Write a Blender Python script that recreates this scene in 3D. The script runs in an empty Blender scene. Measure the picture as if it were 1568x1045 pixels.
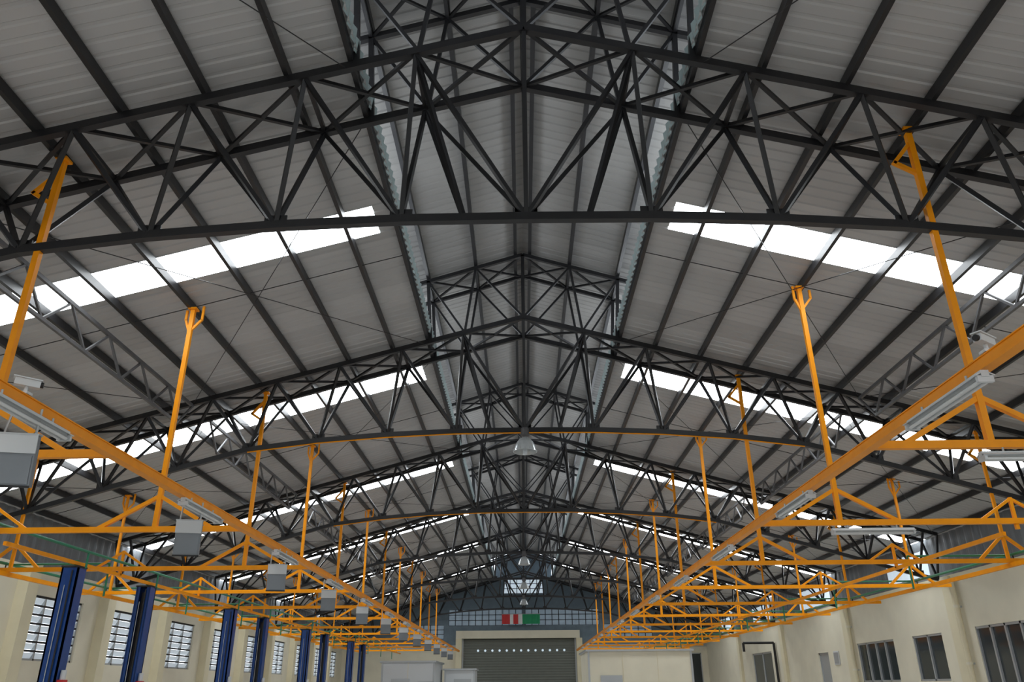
import bpy, math, random
from mathutils import Vector, Matrix
random.seed(3)
S = bpy.context.scene
H = 1.6                      # camera height above the floor
BAY = 8.1
T1 = 7.6
TR = [T1 + BAY*i for i in range(-3, 7)]      # truss lines
Y0, Y1 = TR[0]-0.3, T1 + BAY*6 + 0.8         # building ends
W = 12.4                     # half width

# ------------------------------------------------------------ materials
def mat(name, col, rough=0.6, metal=0.0, var=0.0, vscale=3.0, emis=None, estr=0.0, bump=0.0, bscale=20.0, coat=0.0, spec=0.5):
    m = bpy.data.materials.new(name); m.use_nodes = True
    nt = m.node_tree; b = nt.nodes["Principled BSDF"]
    b.inputs["Base Color"].default_value = (*col, 1)
    b.inputs["Roughness"].default_value = rough
    b.inputs["Metallic"].default_value = metal
    b.inputs["Specular IOR Level"].default_value = spec
    if coat: b.inputs["Coat Weight"].default_value = coat
    tc = nt.nodes.new("ShaderNodeTexCoord")
    if var > 0:
        n = nt.nodes.new("ShaderNodeTexNoise"); n.inputs["Scale"].default_value = vscale; n.inputs["Detail"].default_value = 5
        r = nt.nodes.new("ShaderNodeMapRange")
        r.inputs[1].default_value = 0.3; r.inputs[2].default_value = 0.7
        r.inputs[3].default_value = 1-var; r.inputs[4].default_value = 1+var
        mx = nt.nodes.new("ShaderNodeVectorMath"); mx.operation = 'SCALE'
        mx.inputs[0].default_value = col
        nt.links.new(tc.outputs["Object"], n.inputs["Vector"])
        nt.links.new(n.outputs["Fac"], r.inputs[0])
        nt.links.new(r.outputs[0], mx.inputs["Scale"])
        nt.links.new(mx.outputs[0], b.inputs["Base Color"])
    if bump > 0:
        n2 = nt.nodes.new("ShaderNodeTexNoise"); n2.inputs["Scale"].default_value = bscale
        bp = nt.nodes.new("ShaderNodeBump"); bp.inputs["Strength"].default_value = bump
        nt.links.new(tc.outputs["Object"], n2.inputs["Vector"])
        nt.links.new(n2.outputs["Fac"], bp.inputs["Height"])
        nt.links.new(bp.outputs[0], b.inputs["Normal"])
    if emis:
        b.inputs["Emission Color"].default_value = (*emis, 1)
        b.inputs["Emission Strength"].default_value = estr
    return m

def sheet_mat(name, col, axis=1, pitch=0.8, var=0.1, metal=0.25, rough=0.5):
    m = mat(name, col, rough, metal)
    nt = m.node_tree; b = nt.nodes["Principled BSDF"]
    tc = nt.nodes.new("ShaderNodeTexCoord"); sp = nt.nodes.new("ShaderNodeSeparateXYZ")
    nt.links.new(tc.outputs["Object"], sp.inputs[0])
    dv = nt.nodes.new("ShaderNodeMath"); dv.operation = 'DIVIDE'; dv.inputs[1].default_value = pitch
    fl = nt.nodes.new("ShaderNodeMath"); fl.operation = 'FLOOR'
    sg = nt.nodes.new("ShaderNodeMath"); sg.operation = 'SIGN'
    nt.links.new(sp.outputs[0], sg.inputs[0])
    ad = nt.nodes.new("ShaderNodeMath"); ad.operation = 'ADD'
    wn = nt.nodes.new("ShaderNodeTexWhiteNoise"); wn.noise_dimensions = '1D'
    nt.links.new(sp.outputs[axis], dv.inputs[0]); nt.links.new(dv.outputs[0], fl.inputs[0])
    nt.links.new(fl.outputs[0], ad.inputs[0]); nt.links.new(sg.outputs[0], ad.inputs[1])
    nt.links.new(ad.outputs[0], wn.inputs["W"])
    n = nt.nodes.new("ShaderNodeTexNoise"); n.inputs["Scale"].default_value = 0.6; n.inputs["Detail"].default_value = 6
    nt.links.new(tc.outputs["Object"], n.inputs["Vector"])
    sm = nt.nodes.new("ShaderNodeMath"); sm.operation = 'ADD'
    nt.links.new(wn.outputs["Value"], sm.inputs[0]); nt.links.new(n.outputs["Fac"], sm.inputs[1])
    r = nt.nodes.new("ShaderNodeMapRange"); r.inputs[1].default_value = 0.2; r.inputs[2].default_value = 1.7
    r.inputs[3].default_value = 1-var; r.inputs[4].default_value = 1+var
    nt.links.new(sm.outputs[0], r.inputs[0])
    mx = nt.nodes.new("ShaderNodeVectorMath"); mx.operation = 'SCALE'; mx.inputs[0].default_value = col
    nt.links.new(r.outputs[0], mx.inputs["Scale"]); nt.links.new(mx.outputs[0], b.inputs["Base Color"])
    return m

M_STEEL = mat("dark_painted_steel", (0.017, 0.017, 0.019), 0.40, 0.1, 0.15, 4)
M_GSTEEL = mat("grey_primed_steel", (0.12, 0.12, 0.125), 0.5, 0.1, 0.15, 4)
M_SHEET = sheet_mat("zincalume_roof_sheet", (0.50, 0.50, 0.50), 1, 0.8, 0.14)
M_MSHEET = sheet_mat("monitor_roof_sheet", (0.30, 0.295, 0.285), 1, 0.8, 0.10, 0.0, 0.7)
M_GALV = mat("galvanised_flashing", (0.40, 0.50, 0.50), 0.45, 0.2, 0.1, 3)
M_SKY = mat("translucent_skylight_sheet", (0.8, 0.85, 0.9), 0.5, 0, emis=(0.92, 0.97, 1.0), estr=6.5)  # emission stands in for daylight passing through the sheet
nt=M_SKY.node_tree; bb=nt.nodes["Principled BSDF"]
tcs=nt.nodes.new("ShaderNodeTexCoord"); ns=nt.nodes.new("ShaderNodeTexNoise"); ns.inputs["Scale"].default_value=1.1; ns.inputs["Detail"].default_value=4
mr=nt.nodes.new("ShaderNodeMapRange"); mr.inputs[1].default_value=0.3; mr.inputs[2].default_value=0.7; mr.inputs[3].default_value=4.8; mr.inputs[4].default_value=7.6
nt.links.new(tcs.outputs["Object"],ns.inputs["Vector"]); nt.links.new(ns.outputs["Fac"],mr.inputs[0]); nt.links.new(mr.outputs[0],bb.inputs["Emission Strength"])
M_SIDEL = mat("translucent_wall_sheet", (0.5, 0.6, 0.7), 0.5, 0, emis=(0.75, 0.88, 1.0), estr=0.45)  # glow put into the material in place of daylight behind it
M_ENDGL = mat("glowing_gable_glass", (0.20, 0.25, 0.28), 0.4, 0, 0.3, 1.5, emis=(0.6, 0.8, 1.0), estr=0.10)  # faint emission imitates weak daylight through the glass
M_ORANGE = mat("orange_enamel", (0.98, 0.345, 0.003), 0.42, 0, 0.06, 5, spec=0.25)
M_GREEN = mat("green_pipe_paint", (0.015, 0.20, 0.10), 0.4)
M_WHITE = mat("white_enamel", (0.62, 0.64, 0.65), 0.35)
M_TUBE = mat("fluorescent_tube_glass", (0.75, 0.76, 0.76), 0.2)
M_BOX = mat("grey_box_panel", (0.20, 0.22, 0.24), 0.35, 0.1, 0.08)
M_WALL = mat("cream_plaster", (0.78, 0.73, 0.58), 0.85, 0, 0.05, 1.2, bump=0.05)
M_PIER = mat("cream_column_paint", (0.76, 0.69, 0.49), 0.8, 0, 0.06, 1.5)
M_FLOOR = mat("concrete_floor_paint", (0.56, 0.55, 0.53), 0.45, 0, 0.12, 0.7, bump=0.05)
M_SIDING = sheet_mat("grey_wall_siding", (0.22, 0.24, 0.26), 1, 0.8, 0.1)
M_BLUESID = mat("blue_grey_siding", (0.16, 0.22, 0.27), 0.6, 0, 0.1)
M_BLUE = mat("blue_lift_paint", (0.008, 0.055, 0.24), 0.3, 0, 0.1, 5)
M_BLACK = mat("black_rubber", (0.015, 0.015, 0.016), 0.6)
M_RED = mat("red_paint", (0.55, 0.02, 0.02), 0.5)
M_FGREEN = mat("green_cloth", (0.02, 0.28, 0.12), 0.8)
M_FWHITE = mat("white_cloth", (0.75, 0.75, 0.75), 0.8)
M_DOOR = mat("roller_door_paint", (0.15, 0.16, 0.135), 0.5, 0.1, 0.06)
M_GLASSD = mat("dark_window_glass", (0.03, 0.04, 0.045), 0.08)
M_LOUVRE = mat("frosted_louvre_glass", (0.55, 0.60, 0.62), 0.4, emis=(0.8, 0.9, 1.0), estr=0.25)  # slight emission imitates sky light coming through the blades
M_FRAME = mat("aluminium_frame", (0.45, 0.47, 0.48), 0.4, 0.4)
M_PRISM = mat("prismatic_reflector", (0.62, 0.66, 0.68), 0.15, 0.2)
M_GROUND = mat("outside_ground", (0.25, 0.25, 0.22), 0.9, 0, 0.1, 0.3)

# ------------------------------------------------------------ mesh builder
class MB:
    def __init__(s): s.v=[]; s.f=[]; s.m=[]; s.mats=[]
    def mi(s, m):
        if m not in s.mats: s.mats.append(m)
        return s.mats.index(m)
    def add(s, vs, fs, m):
        o=len(s.v); s.v += [(x,y,z+H) for x,y,z in vs]
        i=s.mi(m)
        for f in fs: s.f.append([a+o for a in f]); s.m.append(i)
    def box(s, a, b, m):
        x0,y0,z0=a; x1,y1,z1=b
        s.add([(x0,y0,z0),(x1,y0,z0),(x1,y1,z0),(x0,y1,z0),(x0,y0,z1),(x1,y0,z1),(x1,y1,z1),(x0,y1,z1)],
              [(0,3,2,1),(4,5,6,7),(0,1,5,4),(1,2,6,5),(2,3,7,6),(3,0,4,7)], m)
    def beam(s, p, q, w, h, m, up=(0,0,1)):
        p=Vector(p); q=Vector(q); d=(q-p)
        if d.length<1e-5: return
        d.normalize(); u=Vector(up)
        if abs(d.dot(u))>0.97: u=Vector((0,1,0)) if abs(d.y)<0.9 else Vector((1,0,0))
        sd=d.cross(u).normalized(); u=sd.cross(d).normalized()
        vs=[]
        for c in (p,q):
            for a,b in ((-1,-1),(1,-1),(1,1),(-1,1)):
                vs.append(tuple(c+sd*a*w/2+u*b*h/2))
        s.add(vs,[(0,1,2,3)[::-1],(4,5,6,7),(0,1,5,4),(1,2,6,5),(2,3,7,6),(3,0,4,7)],m)
    def cyl(s, p, q, r, m, n=10, r2=None):
        p=Vector(p); q=Vector(q); d=(q-p).normalized(); r2=r if r2 is None else r2
        u=Vector((0,0,1)) if abs(d.z)<0.9 else Vector((1,0,0))
        a=d.cross(u).normalized(); b=d.cross(a)
        vs=[]
        for c,rr in ((p,r),(q,r2)):
            for i in range(n):
                t=2*math.pi*i/n; vs.append(tuple(c+a*rr*math.cos(t)+b*rr*math.sin(t)))
        fs=[(i,(i+1)%n,(i+1)%n+n,i+n) for i in range(n)]+[tuple(range(n))[::-1],tuple(range(n,2*n))]
        s.add(vs,fs,m)
    def lathe(s, c, prof, m, n=24):
        vs=[];k=len(prof)
        for r,z in prof:
            for i in range(n):
                t=2*math.pi*i/n; vs.append((c[0]+r*math.cos(t),c[1]+r*math.sin(t),c[2]+z))
        fs=[]
        for j in range(k-1):
            for i in range(n):
                fs.append((j*n+i,j*n+(i+1)%n,(j+1)*n+(i+1)%n,(j+1)*n+i))
        s.add(vs,fs,m)
    def build(s, name, parent=None, smooth=False):
        me=bpy.data.meshes.new(name); me.from_pydata(s.v,[],s.f)
        for m in s.mats: me.materials.append(m)
        me.polygons.foreach_set("material_index", s.m)
        if smooth: me.polygons.foreach_set("use_smooth",[True]*len(me.polygons))
        me.update()
        o=bpy.data.objects.new(name,me); S.collection.objects.link(o)
        if parent: o.parent=parent
        return o
def empty(name):
    o=bpy.data.objects.new(name,None); S.collection.objects.link(o); return o

# ------------------------------------------------------------ profile functions (z relative to eye)
APEX, SL = 7.36, 0.275
def zt(x): return APEX-SL*abs(x)
def zsheet(x): return zt(x)+0.20
BC=[(0,4.96),(1.45,4.95),(2.9,4.89),(4.35,4.78),(5.8,4.60),(7.25,4.20),(8.7,3.78),(10.15,3.35),(11.6,2.94),(12.2,2.80)]
def zb(x):
    x=abs(x)
    for (a,za),(b,zb_) in zip(BC,BC[1:]):
        if x<=b: return za+(zb_-za)*(x-a)/(b-a)
    return BC[-1][1]
MR, MS = 9.12, 0.31
def zm(x): return MR-MS*abs(x)
OPEN=2.0

# ------------------------------------------------------------ trusses
def truss(y, conduit=False):
    b=MB(); cw=0.085
    XE=12.1
    for sy in (-0.5,0.5):
        for sx in (-1,1):
            b.beam((0,y+sy,APEX),(sx*XE,y+sy,zt(XE)),cw,0.10,M_STEEL)
    for sx in (-1,1):
        for (a,za),(c,zc) in zip(BC,BC[1:]):
            c=min(c,XE)
            b.beam((sx*a,y,za),(sx*c,y,zb(c)),0.09,0.10,M_STEEL)
            if conduit and c<6:
                b.cyl((sx*a,y-0.03,za-0.065),(sx*c,y-0.03,zb(c)-0.065),0.014,M_ORANGE,8)
    b.beam((0,y-0.5,APEX),(0,y+0.5,APEX),0.06,0.06,M_STEEL)
    st=0.052
    for sx in (-1,1):
        tn=[1.3*k for k in range(0,10)]
        for k,tx in enumerate(tn):
            for sy in (-0.5,0.5):
                top=(sx*tx,y+sy,zt(tx)-0.03)
                if k<=8:
                    bx=1.45*k
                    if not (k==0 and sx==1): b.beam(top,(sx*bx,y,zb(bx)),st,st,M_STEEL)
                if k>=1:
                    bx=1.45*(k-1); b.beam(top,(sx*bx,y,zb(bx)),st,st,M_STEEL)
                if k==1:
                    b.beam(top,(sx*0.72,y,zb(0.72)),st,st,M_STEEL)
            if k: b.beam((sx*tx,y-0.5,zt(tx)),(sx*tx,y+0.5,zt(tx)),0.05,0.05,M_STEEL)
            if k<9:
                t2=tn[k+1]
                b.beam((sx*tx,y-0.5,zt(tx)),(sx*t2,y+0.5,zt(t2)),0.045,0.045,M_STEEL)
                b.beam((sx*tx,y+0.5,zt(tx)),(sx*t2,y-0.5,zt(t2)),0.045,0.045,M_STEEL)
            if k<=8:
                bx=1.45*k
                b.beam((sx*bx-0.13,y,zb(bx)+0.06),(sx*bx+0.13,y,zb(bx)+0.06),0.02,0.16,M_STEEL)
        for sy in (-0.5,0.5):
            b.beam((sx*XE,y+sy,zt(XE)),(sx*XE,y,zb(XE)),st,st,M_STEEL)
        # monitor frame
        for sy in (-0.5,0.5):
            b.beam((0,y+sy,zm(0)-0.2),(sx*2.5,y+sy,zm(2.5)-0.2),0.07,0.08,M_STEEL)
            b.beam((sx*2.0,y+sy,zt(2.0)),(sx*2.1,y+sy,zm(2.1)-0.2),0.07,0.07,M_STEEL)
            b.beam((sx*1.27,y+sy,zt(1.27)),(sx*2.1,y+sy,zm(2.1)-0.2),0.045,0.045,M_STEEL)
            b.beam((sx*1.27,y+sy,zt(1.27)),(sx*1.05,y+sy,zm(1.05)-0.2),0.05,0.05,M_STEEL)
            b.beam((0,y+sy,APEX),(sx*1.05,y+sy,zm(1.05)-0.2),0.045,0.045,M_STEEL)
            if sx==1: b.beam((0,y+sy,APEX),(0,y+sy,zm(0)-0.2),0.07,0.07,M_STEEL)
        mx=[0,1.05,2.1]
        for a,c in zip(mx,mx[1:]):
            za,zc=zm(a)-0.2,zm(c)-0.2
            b.beam((sx*a,y-0.5,za),(sx*c,y+0.5,zc),0.04,0.04,M_STEEL)
            b.beam((sx*a,y+0.5,za),(sx*c,y-0.5,zc),0.04,0.04,M_STEEL)
            b.beam((sx*c,y-0.5,zc),(sx*c,y+0.5,zc),0.05,0.05,M_STEEL)
    b.build("roof_truss")
for i,y in enumerate(TR[:-1]): truss(y, i in (4,5))
truss(TR[-1]-0.35)

# purlins
b=MB(); PX=[2.07]+[1.88+0.935*i for i in range(1,12)]
for sx in (-1,1):
    for x in PX:
        z=zt(x)+0.115
        b.beam((sx*x,Y0+0.1,z),(sx*x,Y1-0.15,z),0.060,0.13,M_STEEL)
    for x in (0.16,1.05,2.1):
        z=zm(x)-0.085
        b.beam((sx*x,Y0+0.1,z),(sx*x,Y1-0.15,z),0.07,0.13,M_STEEL)
b.build("roof_purlins")

# longitudinal lattice girders
b=MB()
for sx in (-1,1):
    X=sx*6.9; zT=zt(6.9)-0.06; zB=zT-0.55
    for i in range(len(TR)-1):
        a=TR[i]+0.5; c=TR[i+1]-0.5; n=6; d=(c-a)/n
        b.beam((X,a,zT),(X,c,zT),0.05,0.06,M_GSTEEL)
        b.beam((X,a+d*0.5,zB),(X,c-d*0.5,zB),0.05,0.05,M_GSTEEL)
        for k in range(n):
            b.beam((X,a+k*d,zT),(X,a+(k+.5)*d,zB),0.035,0.035,M_GSTEEL)
            b.beam((X,a+(k+.5)*d,zB),(X,a+(k+1)*d,zT),0.035,0.035,M_GSTEEL)
b.build("longitudinal_lattice_girders")

# sag rods and wind bracing rods
b=MB()
for sx in (-1,1):
    for i in range(len(TR)-1):
        a=TR[i]+0.5; c=TR[i+1]-0.5
        b.cyl((sx*2.1,a,zt(2.1)-0.02),(sx*6.9,c,zt(6.9)-0.02),0.007,M_STEEL,6)
        b.cyl((sx*6.9,a,zt(6.9)-0.03),(sx*2.1,c,zt(2.1)-0.03),0.007,M_STEEL,6)
        b.cyl((sx*6.9,a,zt(6.9)-0.02),(sx*12,c,zt(12)-0.02),0.007,M_STEEL,6)
        b.cyl((sx*12,a,zt(12)-0.03),(sx*6.9,c,zt(6.9)-0.03),0.007,M_STEEL,6)
        m=(a+c)/2
        b.cyl((sx*2.1,m,zt(2.1)+0.08),(sx*12,m,zt(12)+0.08),0.008,M_STEEL,6)
b.build("bracing_rods")

# ------------------------------------------------------------ roof sheets (real trapezoidal ribs)
SKYS=[(10.20,10.98)]+[(T1+BAY*i+0.95,T1+BAY*i+2.0) for i in range(1,6)]+[(T1-BAY*i+1.0,T1-BAY*i+2.1) for i in (1,2,3)]
SKYS=[(a,c) for a,c in SKYS if a>Y0+0.5]; SKYS.sort()
SI=2.38   # inner end of the skylight strips
def ribbed(b, ya, yb, x0, x1, zf, m, pitch=0.2, hgt=0.017):
    n=max(1,round((yb-ya)/pitch)); p=(yb-ya)/n
    ys=[];
    for i in range(n):
        o=ya+i*p
        ys+=[(o,0),(o+p*0.62,0),(o+p*0.72,hgt),(o+p*0.90,hgt)]
    ys.append((yb,0))
    vs=[]
    for y,h in ys:
        vs.append((x0,y,zf(x0)+h)); vs.append((x1,y,zf(x1)+h))
    fs=[(2*i,2*i+1,2*i+3,2*i+2) for i in range(len(ys)-1)]
    b.add(vs,fs,m)
b=MB(); bs=MB()
segs=[]; cur=Y0
for a,c in SKYS: segs.append((cur,a)); cur=c
segs.append((cur,Y1))
for sx in (-1,1):
    for a,c in segs: ribbed(b,a,c,sx*OPEN,sx*(W+0.5),zsheet,M_SHEET)
    for a,c in SKYS:
        ribbed(bs,a,c,sx*SI,sx*(W+0.05),zsheet,M_SKY)
        ribbed(b,a,c,sx*OPEN,sx*SI,zsheet,M_SHEET)
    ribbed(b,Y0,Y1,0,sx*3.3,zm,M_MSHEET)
ceil=b.build("ceiling"); bs.build("skylight_strips",ceil)

# jagged flashing upstands at the monitor opening
b=MB()
for sx in (-1,1):
    n=int((Y1-Y0)/0.1); vs=[]
    for i in range(n+1):
        y=Y0+i*0.1; x=sx*(OPEN+(0.0 if i%2 else 0.03))
        vs+=[(x,y,zsheet(OPEN)-0.05),(x-sx*0.02,y,zsheet(OPEN)+0.16+(0.02 if i%2 else 0))]
    b.add(vs,[(2*i,2*i+1,2*i+3,2*i+2) for i in range(n)],M_GALV)
b.build("ridge_vent_flashing",ceil)

# ------------------------------------------------------------ floor and walls
b=MB(); b.box((-W-0.4,Y0,-H-0.2),(W+0.4,Y1+0.3,-H),M_FLOOR); b.build("floor")
b=MB(); b.box((-90,-90,-H-0.5),(90,140,-H-0.22),M_GROUND); b.build("ground")

def grid_wall(b, axis, c0, c1, u0, u1, z0, z1, openings, m, top=None):
    us=sorted({u0,u1,*[o[0] for o in openings],*[o[1] for o in openings],*( [x*0.5 for x in range(int(u0*2),int(u1*2)+1)]+[-2.0,2.0,0.0] if top else [])})
    us=[u for u in us if u0<=u<=u1]
    zs=sorted({z0,z1,*[o[2] for o in openings],*[o[3] for o in openings]})
    for ua,ub in zip(us,us[1:]):
        if ub-ua<1e-4: continue
        for za,zb_ in zip(zs,zs[1:]):
            cu=(ua+ub)/2; cz=(za+zb_)/2
            if any(o[0]<cu<o[1] and o[2]<cz<o[3] for o in openings): continue
            ta=tb=zb_
            if top:
                e=1e-3; ta=min(zb_,top(ua+e)); tb=min(zb_,top(ub-e))
                if ta<=za+1e-3 and tb<=za+1e-3: continue
                ta=max(ta,za); tb=max(tb,za)
            if axis=='x':
                vs=[(c0,ua,za),(c1,ua,za),(c1,ub,za),(c0,ub,za),(c0,ua,ta),(c1,ua,ta),(c1,ub,tb),(c0,ub,tb)]
            else:
                vs=[(ua,c0,za),(ub,c0,za),(ub,c1,za),(ua,c1,za),(ua,c0,ta),(ub,c0,tb),(ub,c1,tb),(ua,c1,ta)]
            b.add(vs,[(0,3,2,1),(4,5,6,7),(0,1,5,4),(1,2,6,5),(2,3,7,6),(3,0,4,7)],m)
MT=2.9   # masonry top
LW=[]
for t in TR[:-1]:
    for dy in (1.68,5.73):
        LW.append((t+dy-1.32,t+dy+1.32,0.71,2.25))
b=MB(); grid_wall(b,'x',-W-0.2,-W,Y0,Y1,-H,MT,LW,M_WALL)
for t in TR[:-1]:
    for dy in (0,4.05):
        b.box((-W-0.02,t+dy-0.22,-H),(-W+0.28,t+dy+0.22,MT),M_PIER)
b.build("wall_left")
def siding(b,X,ya,yb,z0,z1,m,inward):
    n=max(2,round((yb-ya)/0.1)); p=(yb-ya)/n; vs=[]
    for i in range(n+1):
        x=X+inward*(0.025 if (i//2)%2 else 0); vs+=[(x,ya+i*p,z0),(x,ya+i*p,z1)]
    b.add(vs,[(2*i,2*i+1,2*i+3,2*i+2) for i in range(n)],m)
zE=zsheet(W)-0.02
b=MB(); siding(b,-W-0.1,Y0,Y1,MT-0.05,zE,M_SIDING,1); b.build("wall_left_siding")
b=MB(); bt=MB(); cur=Y0
for a,c in [(25.0,27.9),(33.4,37.2),(42,45),(50,52.5)]:
    siding(b,W+0.1,cur,a,MT-0.05,zE,M_SIDING,-1)
    siding(b,W+0.1,a,c,MT-0.05,3.1,M_SIDING,-1); siding(b,W+0.1,a,c,3.85,zE,M_SIDING,-1)
    siding(bt,W+0.1,a,c,3.1,3.85,M_SIDEL,-1); cur=c
siding(b,W+0.1,cur,Y1,MT-0.05,zE,M_SIDING,-1)
wr=b.build("wall_right_siding"); bt.build("light_panels",wr)

# louvre windows
for i,(a,c,z0,z1) in enumerate(LW):
    b=MB(); X=-W-0.1
    for yy in (a+0.03,(2*a+c)/3,(a+2*c)/3,c-0.03):
        b.box((X-0.05,yy-0.03,z0),(X+0.05,yy+0.03,z1),M_FRAME)
    b.box((X-0.05,a,z0),(X+0.05,c,z0+0.05),M_FRAME); b.box((X-0.05,a,z1-0.05),(X+0.05,c,z1),M_FRAME)
    n=7
    for k in range(n):
        zc=z0+0.12+(z1-z0-0.2)*k/(n-1)*0.96
        b.beam((X,a+0.06,zc),(X,c-0.06,zc),0.008,0.15,M_LOUVRE,up=(0.45,0,0.9))
        b.box((X+0.03,a+0.05,zc+0.08),(X+0.055,c-0.05,zc+0.13),M_BLACK)  # added black strips imitate the dark gaps between blades
    b.build("window_%d"%(i+1))

# right wall with windows / doors
RW=[(20.2,23.0,-0.25,1.46,4),(24.9,26.8,0.1,1.42,2),(28.2,31.3,0.1,1.42,4),(12,15,-0.25,1.5,4),(4,7,-0.25,1.5,4),(-4,-1,-.25,1.5,4)]
RD=[(34.4,35.6,-H,1.25),(42.2,45.8,-H,1.6)]
b=MB(); grid_wall(b,'x',W,W+0.2,Y0,Y1,-H,MT,[o[:4] for o in RW]+RD,M_WALL)
for t in TR[:-1]:
    b.box((W-0.14,t-0.22,-H),(W+0.02,t+0.22,MT),M_PIER)
b.box((W-0.06,Y0,MT-0.12),(W+0.02,Y1,MT+0.02),M_PIER)
b.build("wall_right")
for i,(a,c,z0,z1,n) in enumerate(RW):
    b=MB(); X=W+0.08
    b.box((X-0.005,a,z0),(X+0.005,c,z1),M_GLASSD)
    for k in range(n+1):
        yy=a+(c-a)*k/n; b.box((X-0.06,max(a,yy-0.035),z0),(X+0.04,min(c,yy+0.035),z1),M_FRAME)
    for zz in (z0,z1-0.06): b.box((X-0.06,a,zz),(X+0.04,c,zz+0.06),M_FRAME)
    b.box((W-0.03,a-0.1,z0-0.06),(W+0.05,c+0.1,z0),M_WALL)
    b.build("window_%d"%(len(LW)+i+1))
for i,(a,c,z0,z1) in enumerate(RD):
    b=MB(); X=W+0.1
    n=1 if c-a<1.5 else 2
    for k in range(n):
        ya=a+(c-a)*k/n; yb=a+(c-a)*(k+1)/n
        b.box((X-0.02,ya+0.06,z0+0.02),(X+0.02,yb-0.06,z1-0.06),M_GLASSD if n==2 else M_FRAME)
        for yy in (ya,yb-0.08): b.box((X-0.05,yy,z0),(X+0.05,yy+0.08,z1),M_FRAME)
        b.box((X-0.05,ya,-0.6),(X+0.05,yb,-0.5),M_FRAME)
        b.cyl((X-0.1,yb-0.2,-0.7),(X-0.1,yb-0.2,-0.4),0.015,M_FRAME)
    b.box((X-0.05,a,z1-0.08),(X+0.05,c,z1),M_FRAME)
    b.build("door_%d"%(i+1))
for y in (TR[5]-0.38,TR[6]-0.38,TR[4]-0.38):
    b=MB(); X=W-0.14
    b.cyl((X,y,-H),(X,y,2.72),0.07,M_PIER,12)
    b.lathe((X,y,2.72),[(0.07,0),(0.09,0.0),(0.09,0.05),(0,0.05)],M_PIER,12)
    for z in (-1,0.5,2.0):
        b.cyl((X,y,z),(X,y,z+0.07),0.085,M_WALL,12); b.box((X,y-0.02,z),(W-0.001,y+0.02,z+0.05),M_FRAME)
    b.build("rainwater_downpipe")
b=MB(); yp=41.3
pts=[(W-0.1,yp,-H),(W-0.1,yp,1.95),(W-1.6,yp,1.95),(W-1.6,yp,1.55)]
for p,q in zip(pts,pts[1:]): b.cyl(p,q,0.06,M_BLACK,10)
b.build("black_exhaust_pipe")
b=MB(); y=33.2; b.box((W-0.04,y,0.75),(W-0.005,y+0.55,1.25),M_WHITE); b.box((W-0.05,y+0.05,0.8),(W-0.04,y+0.5,1.2),M_FRAME); b.build("wall_notice_board")

# end wall
def rooftop(x): return (zsheet(x)-0.03) if abs(x)>2.0 else zm(x)-0.03
DX0,DX1,DZ=-4.25,3.55,3.35
ew=[(DX0,DX1,-H,DZ),(-1.4,1.4,6.05,7.05),(-5.2,-0.1,3.95,5.0),(0.1,5.2,3.95,5.0),(-8.8,-5.5,3.1,4.0),(5.5,8.8,3.1,4.0)]
YE=Y1-0.1
b=MB(); grid_wall(b,'y',YE,YE+0.2,-W-0.2,W+0.2,-H,2.6,[(DX0,DX1,-H,2.6),(10.7,12.0,-H,2.1)],M_WALL)
grid_wall(b,'y',YE,YE+0.2,-W-0.2,W+0.2,2.6,9.2,[(a,c,max(z0,2.6),z1) for a,c,z0,z1 in ew],M_BLUESID,top=rooftop)
b.box((DX0-0.4,YE-0.35,3.1),(DX1+0.25,YE,3.6),M_WALL)
for x in (DX0-0.4,DX1): b.box((x,YE-0.35,-H),(x+0.4,YE,3.1),M_PIER)
b.box((-W,YE-0.06,2.5),(DX0-0.4,YE,2.7),M_FRAME); b.box((DX1+0.4,YE-0.06,2.5),(W,YE,2.7),M_FRAME)
b.build("wall_back")
for i,(a,c,z0,z1) in enumerate(ew[1:]):
    b=MB(); b.box((a,YE+0.09,z0),(c,YE+0.11,z1),M_SIDEL if i==0 else M_ENDGL)
    n=max(3,round((c-a)/0.45))
    for k in range(n+1):
        x=a+(c-a)*k/n; b.box((x-0.025,YE+0.04,z0),(x+0.025,YE+0.12,z1),M_STEEL)
    for k in range(4):
        z=z0+(z1-z0)*k/3; b.box((a,YE+0.04,z-0.02),(c,YE+0.12,z+0.02),M_STEEL)
    b.build("window_%d"%(len(LW)+len(RW)+i+1))
# roller door
b=MB(); n=60
vs=[]
for k in range(n+1):
    z=-H+(3.35+H)*k/n
    vs+=[(DX0,YE+0.08+(0.025 if k%2 else 0),z),(DX1,YE+0.08+(0.025 if k%2 else 0),z)]
b.add(vs,[(2*k,2*k+1,2*k+3,2*k+2) for k in range(n)],M_DOOR)
for k in range(13):
    x=DX0+1.0+k*0.49; b.cyl((x+0.1,YE+0.05,2.34),(x+0.1,YE+0.078,2.34),0.075,M_SIDEL,12)
for x in (DX0,DX1-0.1): b.box((x,YE,-H),(x+0.1,YE+0.08,3.3),M_FRAME)
b.box((DX0,YE+0.02,-H),(DX1,YE+0.1,-H+0.1),M_FRAME)
b.build("door_3")
b=MB(); b.box((10.75,YE+0.08,-H+0.01),(11.95,YE+0.12,2.05),M_GLASSD)
for x in (10.7,11.3,11.94): b.box((x,YE+0.04,-H),(x+0.06,YE+0.14,2.1),M_FRAME)
b.box((10.7,YE+0.04,2.04),(12.0,YE+0.14,2.1),M_FRAME); b.box((10.7,YE+0.05,-0.6),(12.0,YE+0.13,-0.52),M_FRAME)
b.build("door_4")
b=MB(); grid_wall(b,'y',Y0-0.2,Y0,-W-0.2,W+0.2,-H,9.2,[(-9,9,-H,3.2)],M_WALL,top=rooftop); b.build("wall_front")

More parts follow.
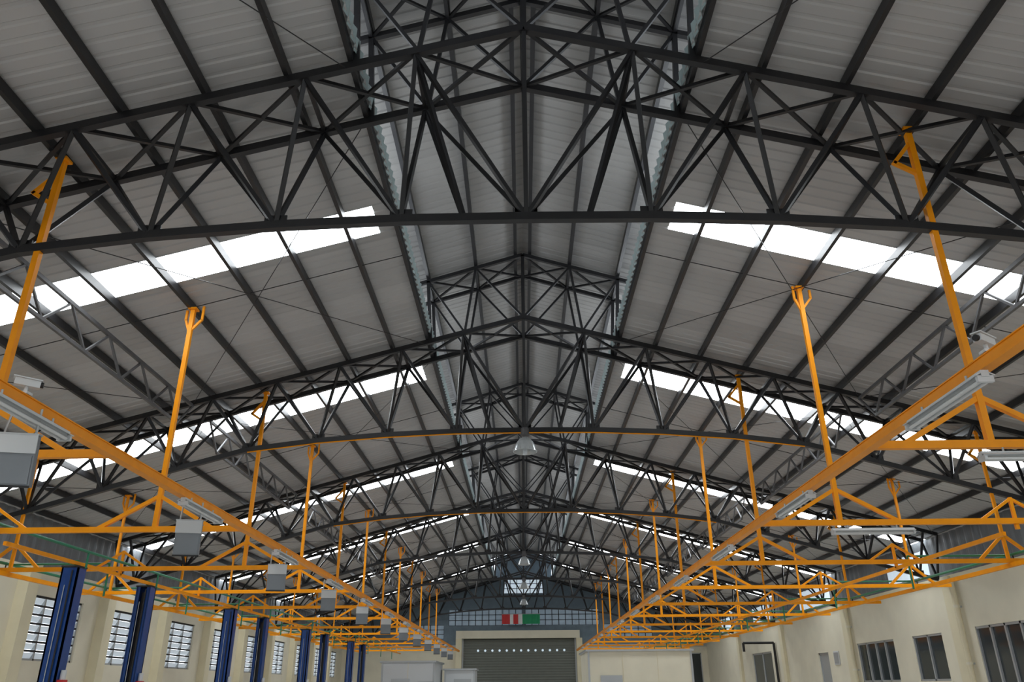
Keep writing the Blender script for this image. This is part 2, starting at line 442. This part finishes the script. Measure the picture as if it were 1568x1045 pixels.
# ------------------------------------------------------------ flag banner
b=MB(); yf=YE-0.6
def cloth(x0,x1,m):
    n=8; vs=[]
    for i in range(n+1):
        x=x0+(x1-x0)*i/n; y=yf+0.03*math.sin(x*9)
        vs+=[(x,y,4.0),(x,y,4.62)]
    b.add(vs,[(2*i,2*i+1,2*i+3,2*i+2) for i in range(n)],m)
cloth(-1.5,-0.95,M_RED); cloth(-0.95,-0.72,M_FWHITE); cloth(-0.72,-0.38,M_RED); cloth(-0.38,-0.1,M_FWHITE); cloth(-0.1,1.1,M_FGREEN)
b.cyl((-1.55,yf,4.64),(1.15,yf,4.64),0.02,M_FRAME)
for x in (-1.4,1.0): b.cyl((x,yf,4.64),(x,yf+0.2,4.95),0.01,M_BLACK,6)
b.build("flag_banner")

# ------------------------------------------------------------ suspended orange rail frames
def frame(sx, xi, xp, xo):
    b=MB(); O=M_ORANGE; zbm=2.2
    ymax=YE-3
    X=sx*xi
    b.beam((X,-1,zbm),(X,ymax,zbm),0.08,0.08,O)
    b.beam((X,-1,zbm-0.044),(X,ymax,zbm-0.044),0.10,0.010,O)
    b.beam((X,-1,zbm+0.044),(X,ymax,zbm+0.044),0.10,0.010,O)
    b.beam((sx*xo,-1,zbm-0.09),(sx*xo,ymax,zbm-0.09),0.065,0.08,O)
    b.beam((sx*(xo-2.2),12,zbm-0.12),(sx*(xo-2.2),ymax,zbm-0.12),0.05,0.06,O)
    ys=[]
    y=T1-BAY
    while y<ymax: ys.append(y); y+=BAY/2
    for i,y in enumerate(ys):
        b.beam((sx*(xi-0.0),y,zbm),(sx*(xo+0.9),y,zbm),0.07,0.08,O)
        for x,w in ((xp,0.068),(xo,0.055)):
            yy=y
            zz=zt(x)+0.02
            b.beam((sx*x,yy,zbm-0.02),(sx*x,yy,zz),w,w,O)
            if i%2==0:
                # truss position: straight post with one small triangular bracket
                q=-0.26
                b.beam((sx*x,yy,zz-0.62),(sx*x+q,yy,zz-0.45),0.045,0.045,O)
                b.beam((sx*x+q,yy,zz-0.47),(sx*x,yy,zz-0.16),0.045,0.045,O)
            else:
                for d,q,h in ((-1,0.10,0.40),(1,0.17,0.34)):
                    b.beam((sx*x,yy,zz-h-0.05),(sx*x+q*d,yy,zz-0.18),0.035,0.035,O)
                    b.beam((sx*x+q*d,yy,zz-0.19),(sx*x+q*d,yy,zz+0.02-SL*q*d*sx),0.035,0.035,O)
            for d in (-1,1):
                L=0.85 if x==xp else 0.55
                b.beam((sx*x,yy,zbm+0.50),(sx*x+L*d,yy,zbm+0.02),0.055,0.055,O)
            b.box((sx*x-0.07,yy-0.07,zz-0.0),(sx*x+0.07,yy+0.07,zz+0.03),O)
        b.beam((sx*(xo-2.2),y,zbm-0.12),(sx*(xo-2.2),y,zbm),0.05,0.05,O)
        b.beam((sx*(xo-2.2),y-0.0,zbm+0.35),(sx*(xo-2.2),y,zbm),0.045,0.045,O)
        b.beam((sx*(xo-2.2),y,zbm+0.33),(sx*(xo-2.2)+0.5,y,zbm+0.02),0.04,0.04,O)
        b.beam((sx*(xo-2.2),y,zbm+0.33),(sx*(xo-2.2)-0.5,y,zbm+0.02),0.04,0.04,O)
    b.build("suspended_rail_frame")
    return ys
ysL=frame(-1,4.22,5.57,10.2)
frame(1,3.4,4.62,9.4)

# green air pipes
for sx,xo in ((-1,10.2),(1,9.4)):
    b=MB()
    b.cyl((sx*(xo+0.1),0,2.32),(sx*(xo+0.1),YE-3,2.32),0.028,M_GREEN,8)
    for y in ysL[1:]:
        b.cyl((sx*(xo+0.1),y+0.12,2.32),(sx*(xo-1.9),y+0.12,2.32),0.02,M_GREEN,8)
        b.cyl((sx*(xo-1.9),y+0.12,2.32),(sx*(xo-1.9),y+0.12,1.7),0.02,M_GREEN,8)
        b.cyl((sx*(xo+0.1),y,2.2),(sx*(xo+0.1),y,2.35),0.012,M_BLACK,6)
    b.build("green_air_pipe")

# ------------------------------------------------------------ fluorescent battens
def batten(c, along):
    b=MB(); L=0.60
    ax=Vector((0,1,0)) if along=='y' else Vector((1,0,0)); sd=Vector((1,0,0)) if along=='y' else Vector((0,1,0))
    c=Vector(c)
    b.beam(c-ax*L,c+ax*L,0.06,0.05,M_WHITE)
    for s in (-1,1):
        b.beam(c-ax*L+sd*s*0.05+Vector((0,0,-0.005)),c+ax*L+sd*s*0.05+Vector((0,0,-0.005)),0.05,0.008,M_WHITE,up=tuple(Vector((0,0,1))+sd*s*0.5))
        b.cyl(tuple(c-ax*(L-0.04)+sd*s*0.03+Vector((0,0,-0.05))),tuple(c+ax*(L-0.04)+sd*s*0.03+Vector((0,0,-0.05))),0.014,M_TUBE,10)
    for e in (-1,1):
        p=c+ax*e*(L-0.02); b.beam(p-sd*0.06+Vector((0,0,-0.04)),p+sd*0.06+Vector((0,0,-0.04)),0.03,0.05,M_WHITE)
        q=c+ax*e*(L*0.6); b.cyl(tuple(q),tuple(q+Vector((0,0,0.07))),0.01,M_FRAME,6)
    b.build("fluorescent_batten_light")
def hbox(c):
    b=MB(); c=Vector(c); R=Matrix.Rotation(math.radians(12),3,'Z')@Matrix.Rotation(math.radians(8),3,'X')
    def P(x,y,z): return tuple(c+R@Vector((x,y,z)))
    def bx(x0,y0,z0,x1,y1,z1,m):
        vs=[P(x0,y0,z0),P(x1,y0,z0),P(x1,y1,z0),P(x0,y1,z0),P(x0,y0,z1),P(x1,y0,z1),P(x1,y1,z1),P(x0,y1,z1)]
        b.add(vs,[(0,3,2,1),(4,5,6,7),(0,1,5,4),(1,2,6,5),(2,3,7,6),(3,0,4,7)],m)
    bx(-.15,-.03,-.22,.15,.04,.20,M_BOX)
    bx(-.155,-.042,.05,.155,-.03,.205,M_WHITE)
    bx(-.155,-.04,-.23,.155,-.03,-.21,M_BLACK)
    bx(-.135,-.038,-.20,.135,-.032,.03,M_BOX)
    bx(-.16,-.045,.20,.16,.045,.215,M_FRAME)
    for s in (-1,1): b.cyl(P(s*.12,0,.2),(c.x+s*.12,c.y,2.17),0.010,M_FRAME,6)
    b.cyl(P(.08,0,.2),(c.x+.05,c.y+0.3,2.15),0.007,M_BLACK,6)
    b.build("hanging_control_box")
for i in range(12):
    y=5.95+i*3.8
    batten((3.32,y,2.09),'y'); batten((-4.14,y+0.05,2.09),'y')
    hbox((-4.24,y if i else 6.15,1.74))
for y in ysL[2:4]:
    batten((4.95+0.1,y-0.06,2.08),'x')

# security cameras on the rails
for x,y in ((3.38,5.35),(-4.2,6.0)):
    b=MB(); s=-1 if x>0 else 1
    b.box((x-0.04,y-0.04,2.25),(x+0.04,y+0.04,2.27),M_WHITE)
    b.cyl((x,y,2.26),(x,y,2.32),0.016,M_WHITE,10)
    b.beam((x-0.08,y-0.05,2.355),(x+0.08,y+0.05,2.345),0.065,0.06,M_WHITE)
    b.beam((x-0.09,y-0.06,2.392),(x+0.09,y+0.055,2.38),0.08,0.010,M_WHITE)
    b.cyl((x+s*0.08,y+s*0.05,2.35),(x+s*0.10,y+s*0.06,2.35),0.025,M_BLACK,12)
    b.build("security_camera")

# ------------------------------------------------------------ high bay lamps
for y in (TR[4],TR[6],TR[7],TR[8]):
    z=4.66; b=MB(); c=(0,y,z); q=1.15
    b.cyl((0,y,z+0.33),(0,y,4.92),0.012,M_BLACK,6)
    b.lathe(c,[(r*q,h*q) for r,h in [(0.0,0.30),(0.07,0.30),(0.085,0.27),(0.085,0.16),(0.06,0.13),(0.06,0.10)]],M_GSTEEL)
    pr=[(0.06,0.12),(0.10,0.09),(0.15,0.03),(0.19,-0.05),(0.215,-0.13),(0.22,-0.15),(0.205,-0.15),(0.18,-0.05),(0.14,0.02),(0.09,0.07)]
    b.lathe(c,[(r*q,h*q) for r,h in pr],M_PRISM,32)
    for k in range(16):
        t=2*math.pi*k/16; 
        b.cyl((0.12*math.cos(t),y+0.12*math.sin(t),z+0.10),(0.255*math.cos(t),y+0.255*math.sin(t),z-0.16),0.006,M_FRAME,5)
    b.lathe(c,[(0.0,0.08),(0.035,0.06),(0.045,0.0),(0.03,-0.05),(0,-0.07)],M_TUBE,16)
    b.build("high_bay_lamp",smooth=False)

# ------------------------------------------------------------ two post car lifts
def lift(yc):
    root=empty("two_post_car_lift"); root.location=(0,0,0)
    for j,s in enumerate((-1,1)):
        b=MB(); y=yc+s*1.45; X=-8.05; zt_=2.0
        b.box((X-0.15,y+s*0.10,-H+0.02),(X+0.15,y+s*0.13,zt_),M_BLUE)
        for e in (-1,1):
            b.box((min(X+e*0.12,X+e*0.15),min(y-s*0.13,y+s*0.13),-H+0.02),(max(X+e*0.12,X+e*0.15),max(y-s*0.13,y+s*0.13),zt_),M_BLUE)
            b.box((min(X+e*0.07,X+e*0.13),min(y-s*0.13,y-s*0.11),-H+0.02),(max(X+e*0.07,X+e*0.13),max(y-s*0.13,y-s*0.11),zt_),M_BLUE)
        b.box((X-0.16,y-0.14,zt_),(X+0.16,y+0.14,zt_+0.03),M_BLACK)
        b.box((X-0.25,y-0.25,-H),(X+0.25,y+0.25,-H+0.025),M_BLUE)
        b.box((X-0.06,y-0.03,-H+0.1),(X+0.06,y+0.03,zt_-0.1),M_BLACK)
        b.box((X-0.11,y-s*0.02-0.08,-1.2),(X+0.11,y-s*0.02+0.08,-0.3),M_BLUE)
        b.cyl((X+0.06,y-0.155,-H+0.2),(X+0.06,y-0.155,zt_-0.05),0.014,M_BLACK,8)
        b.cyl((X-0.03,y-0.15,-H+0.2),(X-0.03,y-0.15,zt_-0.3),0.008,M_FRAME,8)
        b.cyl((X+0.02,y,zt_+0.03),(X+0.02,y,zt_+0.14),0.04,M_GREEN,12)
        b.box((X+0.15,y-0.08,0.0),(X+0.25,y+0.08,0.18),M_RED)
        b.cyl((X+0.20,y,0.18),(X+0.20,y,0.33),0.045,M_WHITE,12)
        for e in (-1,1):
            b.beam((X+e*0.08,y-s*0.12,-1.25),(X+e*0.85,y-s*0.75,-1.25),0.10,0.09,M_BLUE)
            b.cyl((X+e*0.85,y-s*0.75,-1.28),(X+e*0.85,y-s*0.75,-1.16),0.06,M_BLACK,14)
        b.build("lift_post_%d"%(j+1),root)
for yc in (15.6,23.7,31.8,39.9): lift(yc)
b=MB(); b.cyl((-7.85,10,2.28),(-7.85,46,2.28),0.025,M_GREEN,8)
for y in (14.15,17.05,22.25,25.15,30.35,33.25,38.45,41.35): b.cyl((-7.85,y,2.28),(-7.85,y,2.0),0.02,M_GREEN,8)
b.build("lift_hydraulic_pipe")

# ------------------------------------------------------------ cabins at the far end
def cabin(x0,x1,y0,y1,zt_,door):
    b=MB()
    b.box((x0,y0,-H),(x1,y1,zt_-0.08),M_WALL if door else M_WHITE)
    b.box((x0-0.08,y0-0.08,zt_-0.08),(x1+0.08,y1+0.08,zt_),M_FRAME)
    for x in (x0,x1-0.08): b.box((x,y0-0.03,-H),(x+0.08,y0,zt_-0.08),M_FRAME)
    n=int((x1-x0)/1.1)
    for k in range(1,n): 
        x=x0+(x1-x0)*k/n; b.box((x-0.01,y0-0.012,-H),(x+0.01,y0,zt_-0.08),M_PIER)
    xm=x0+0.5; b.box((xm,y0-0.04,-H),(xm+0.9,y0-0.01,0.45),M_FRAME)
    b.cyl((xm+0.8,y0-0.09,-0.7),(xm+0.8,y0-0.09,-0.5),0.02,M_BLACK)
    if not door: b.box((xm+1.3,y0-0.03,-0.6),(xm+2.1,y0-0.01,0.3),M_GLASSD)
    b.build("site_office_cabin")
cabin(2.6,6.95,35,39,1.45,True)
cabin(-7.0,-4.4,41,45,1.25,False)
cabin(-4.2,-2.6,44,46,0.95,False)

# ------------------------------------------------------------ world light
w=bpy.data.worlds.new("overcast_sky"); S.world=w; w.use_nodes=True
bg=w.node_tree.nodes["Background"]; bg.inputs[0].default_value=(0.86,0.92,1.0,1); bg.inputs[1].default_value=2.4

# ------------------------------------------------------------ camera
cd=bpy.data.cameras.new("camera"); cam=bpy.data.objects.new("camera",cd); S.collection.objects.link(cam)
cd.sensor_width=36; cd.lens=27.3; cd.clip_start=0.05; cd.clip_end=400
Mx=Matrix.Translation((-0.10,0,H)) @ Matrix.Rotation(math.radians(0.57),4,'Z') @ Matrix.Rotation(math.radians(90+24.1),4,'X') @ Matrix.Rotation(math.radians(-0.45),4,'Z')
cam.matrix_world=Mx
S.camera=cam
S.view_settings.view_transform='Standard'
S.view_settings.look='None'
S.view_settings.exposure=0.27
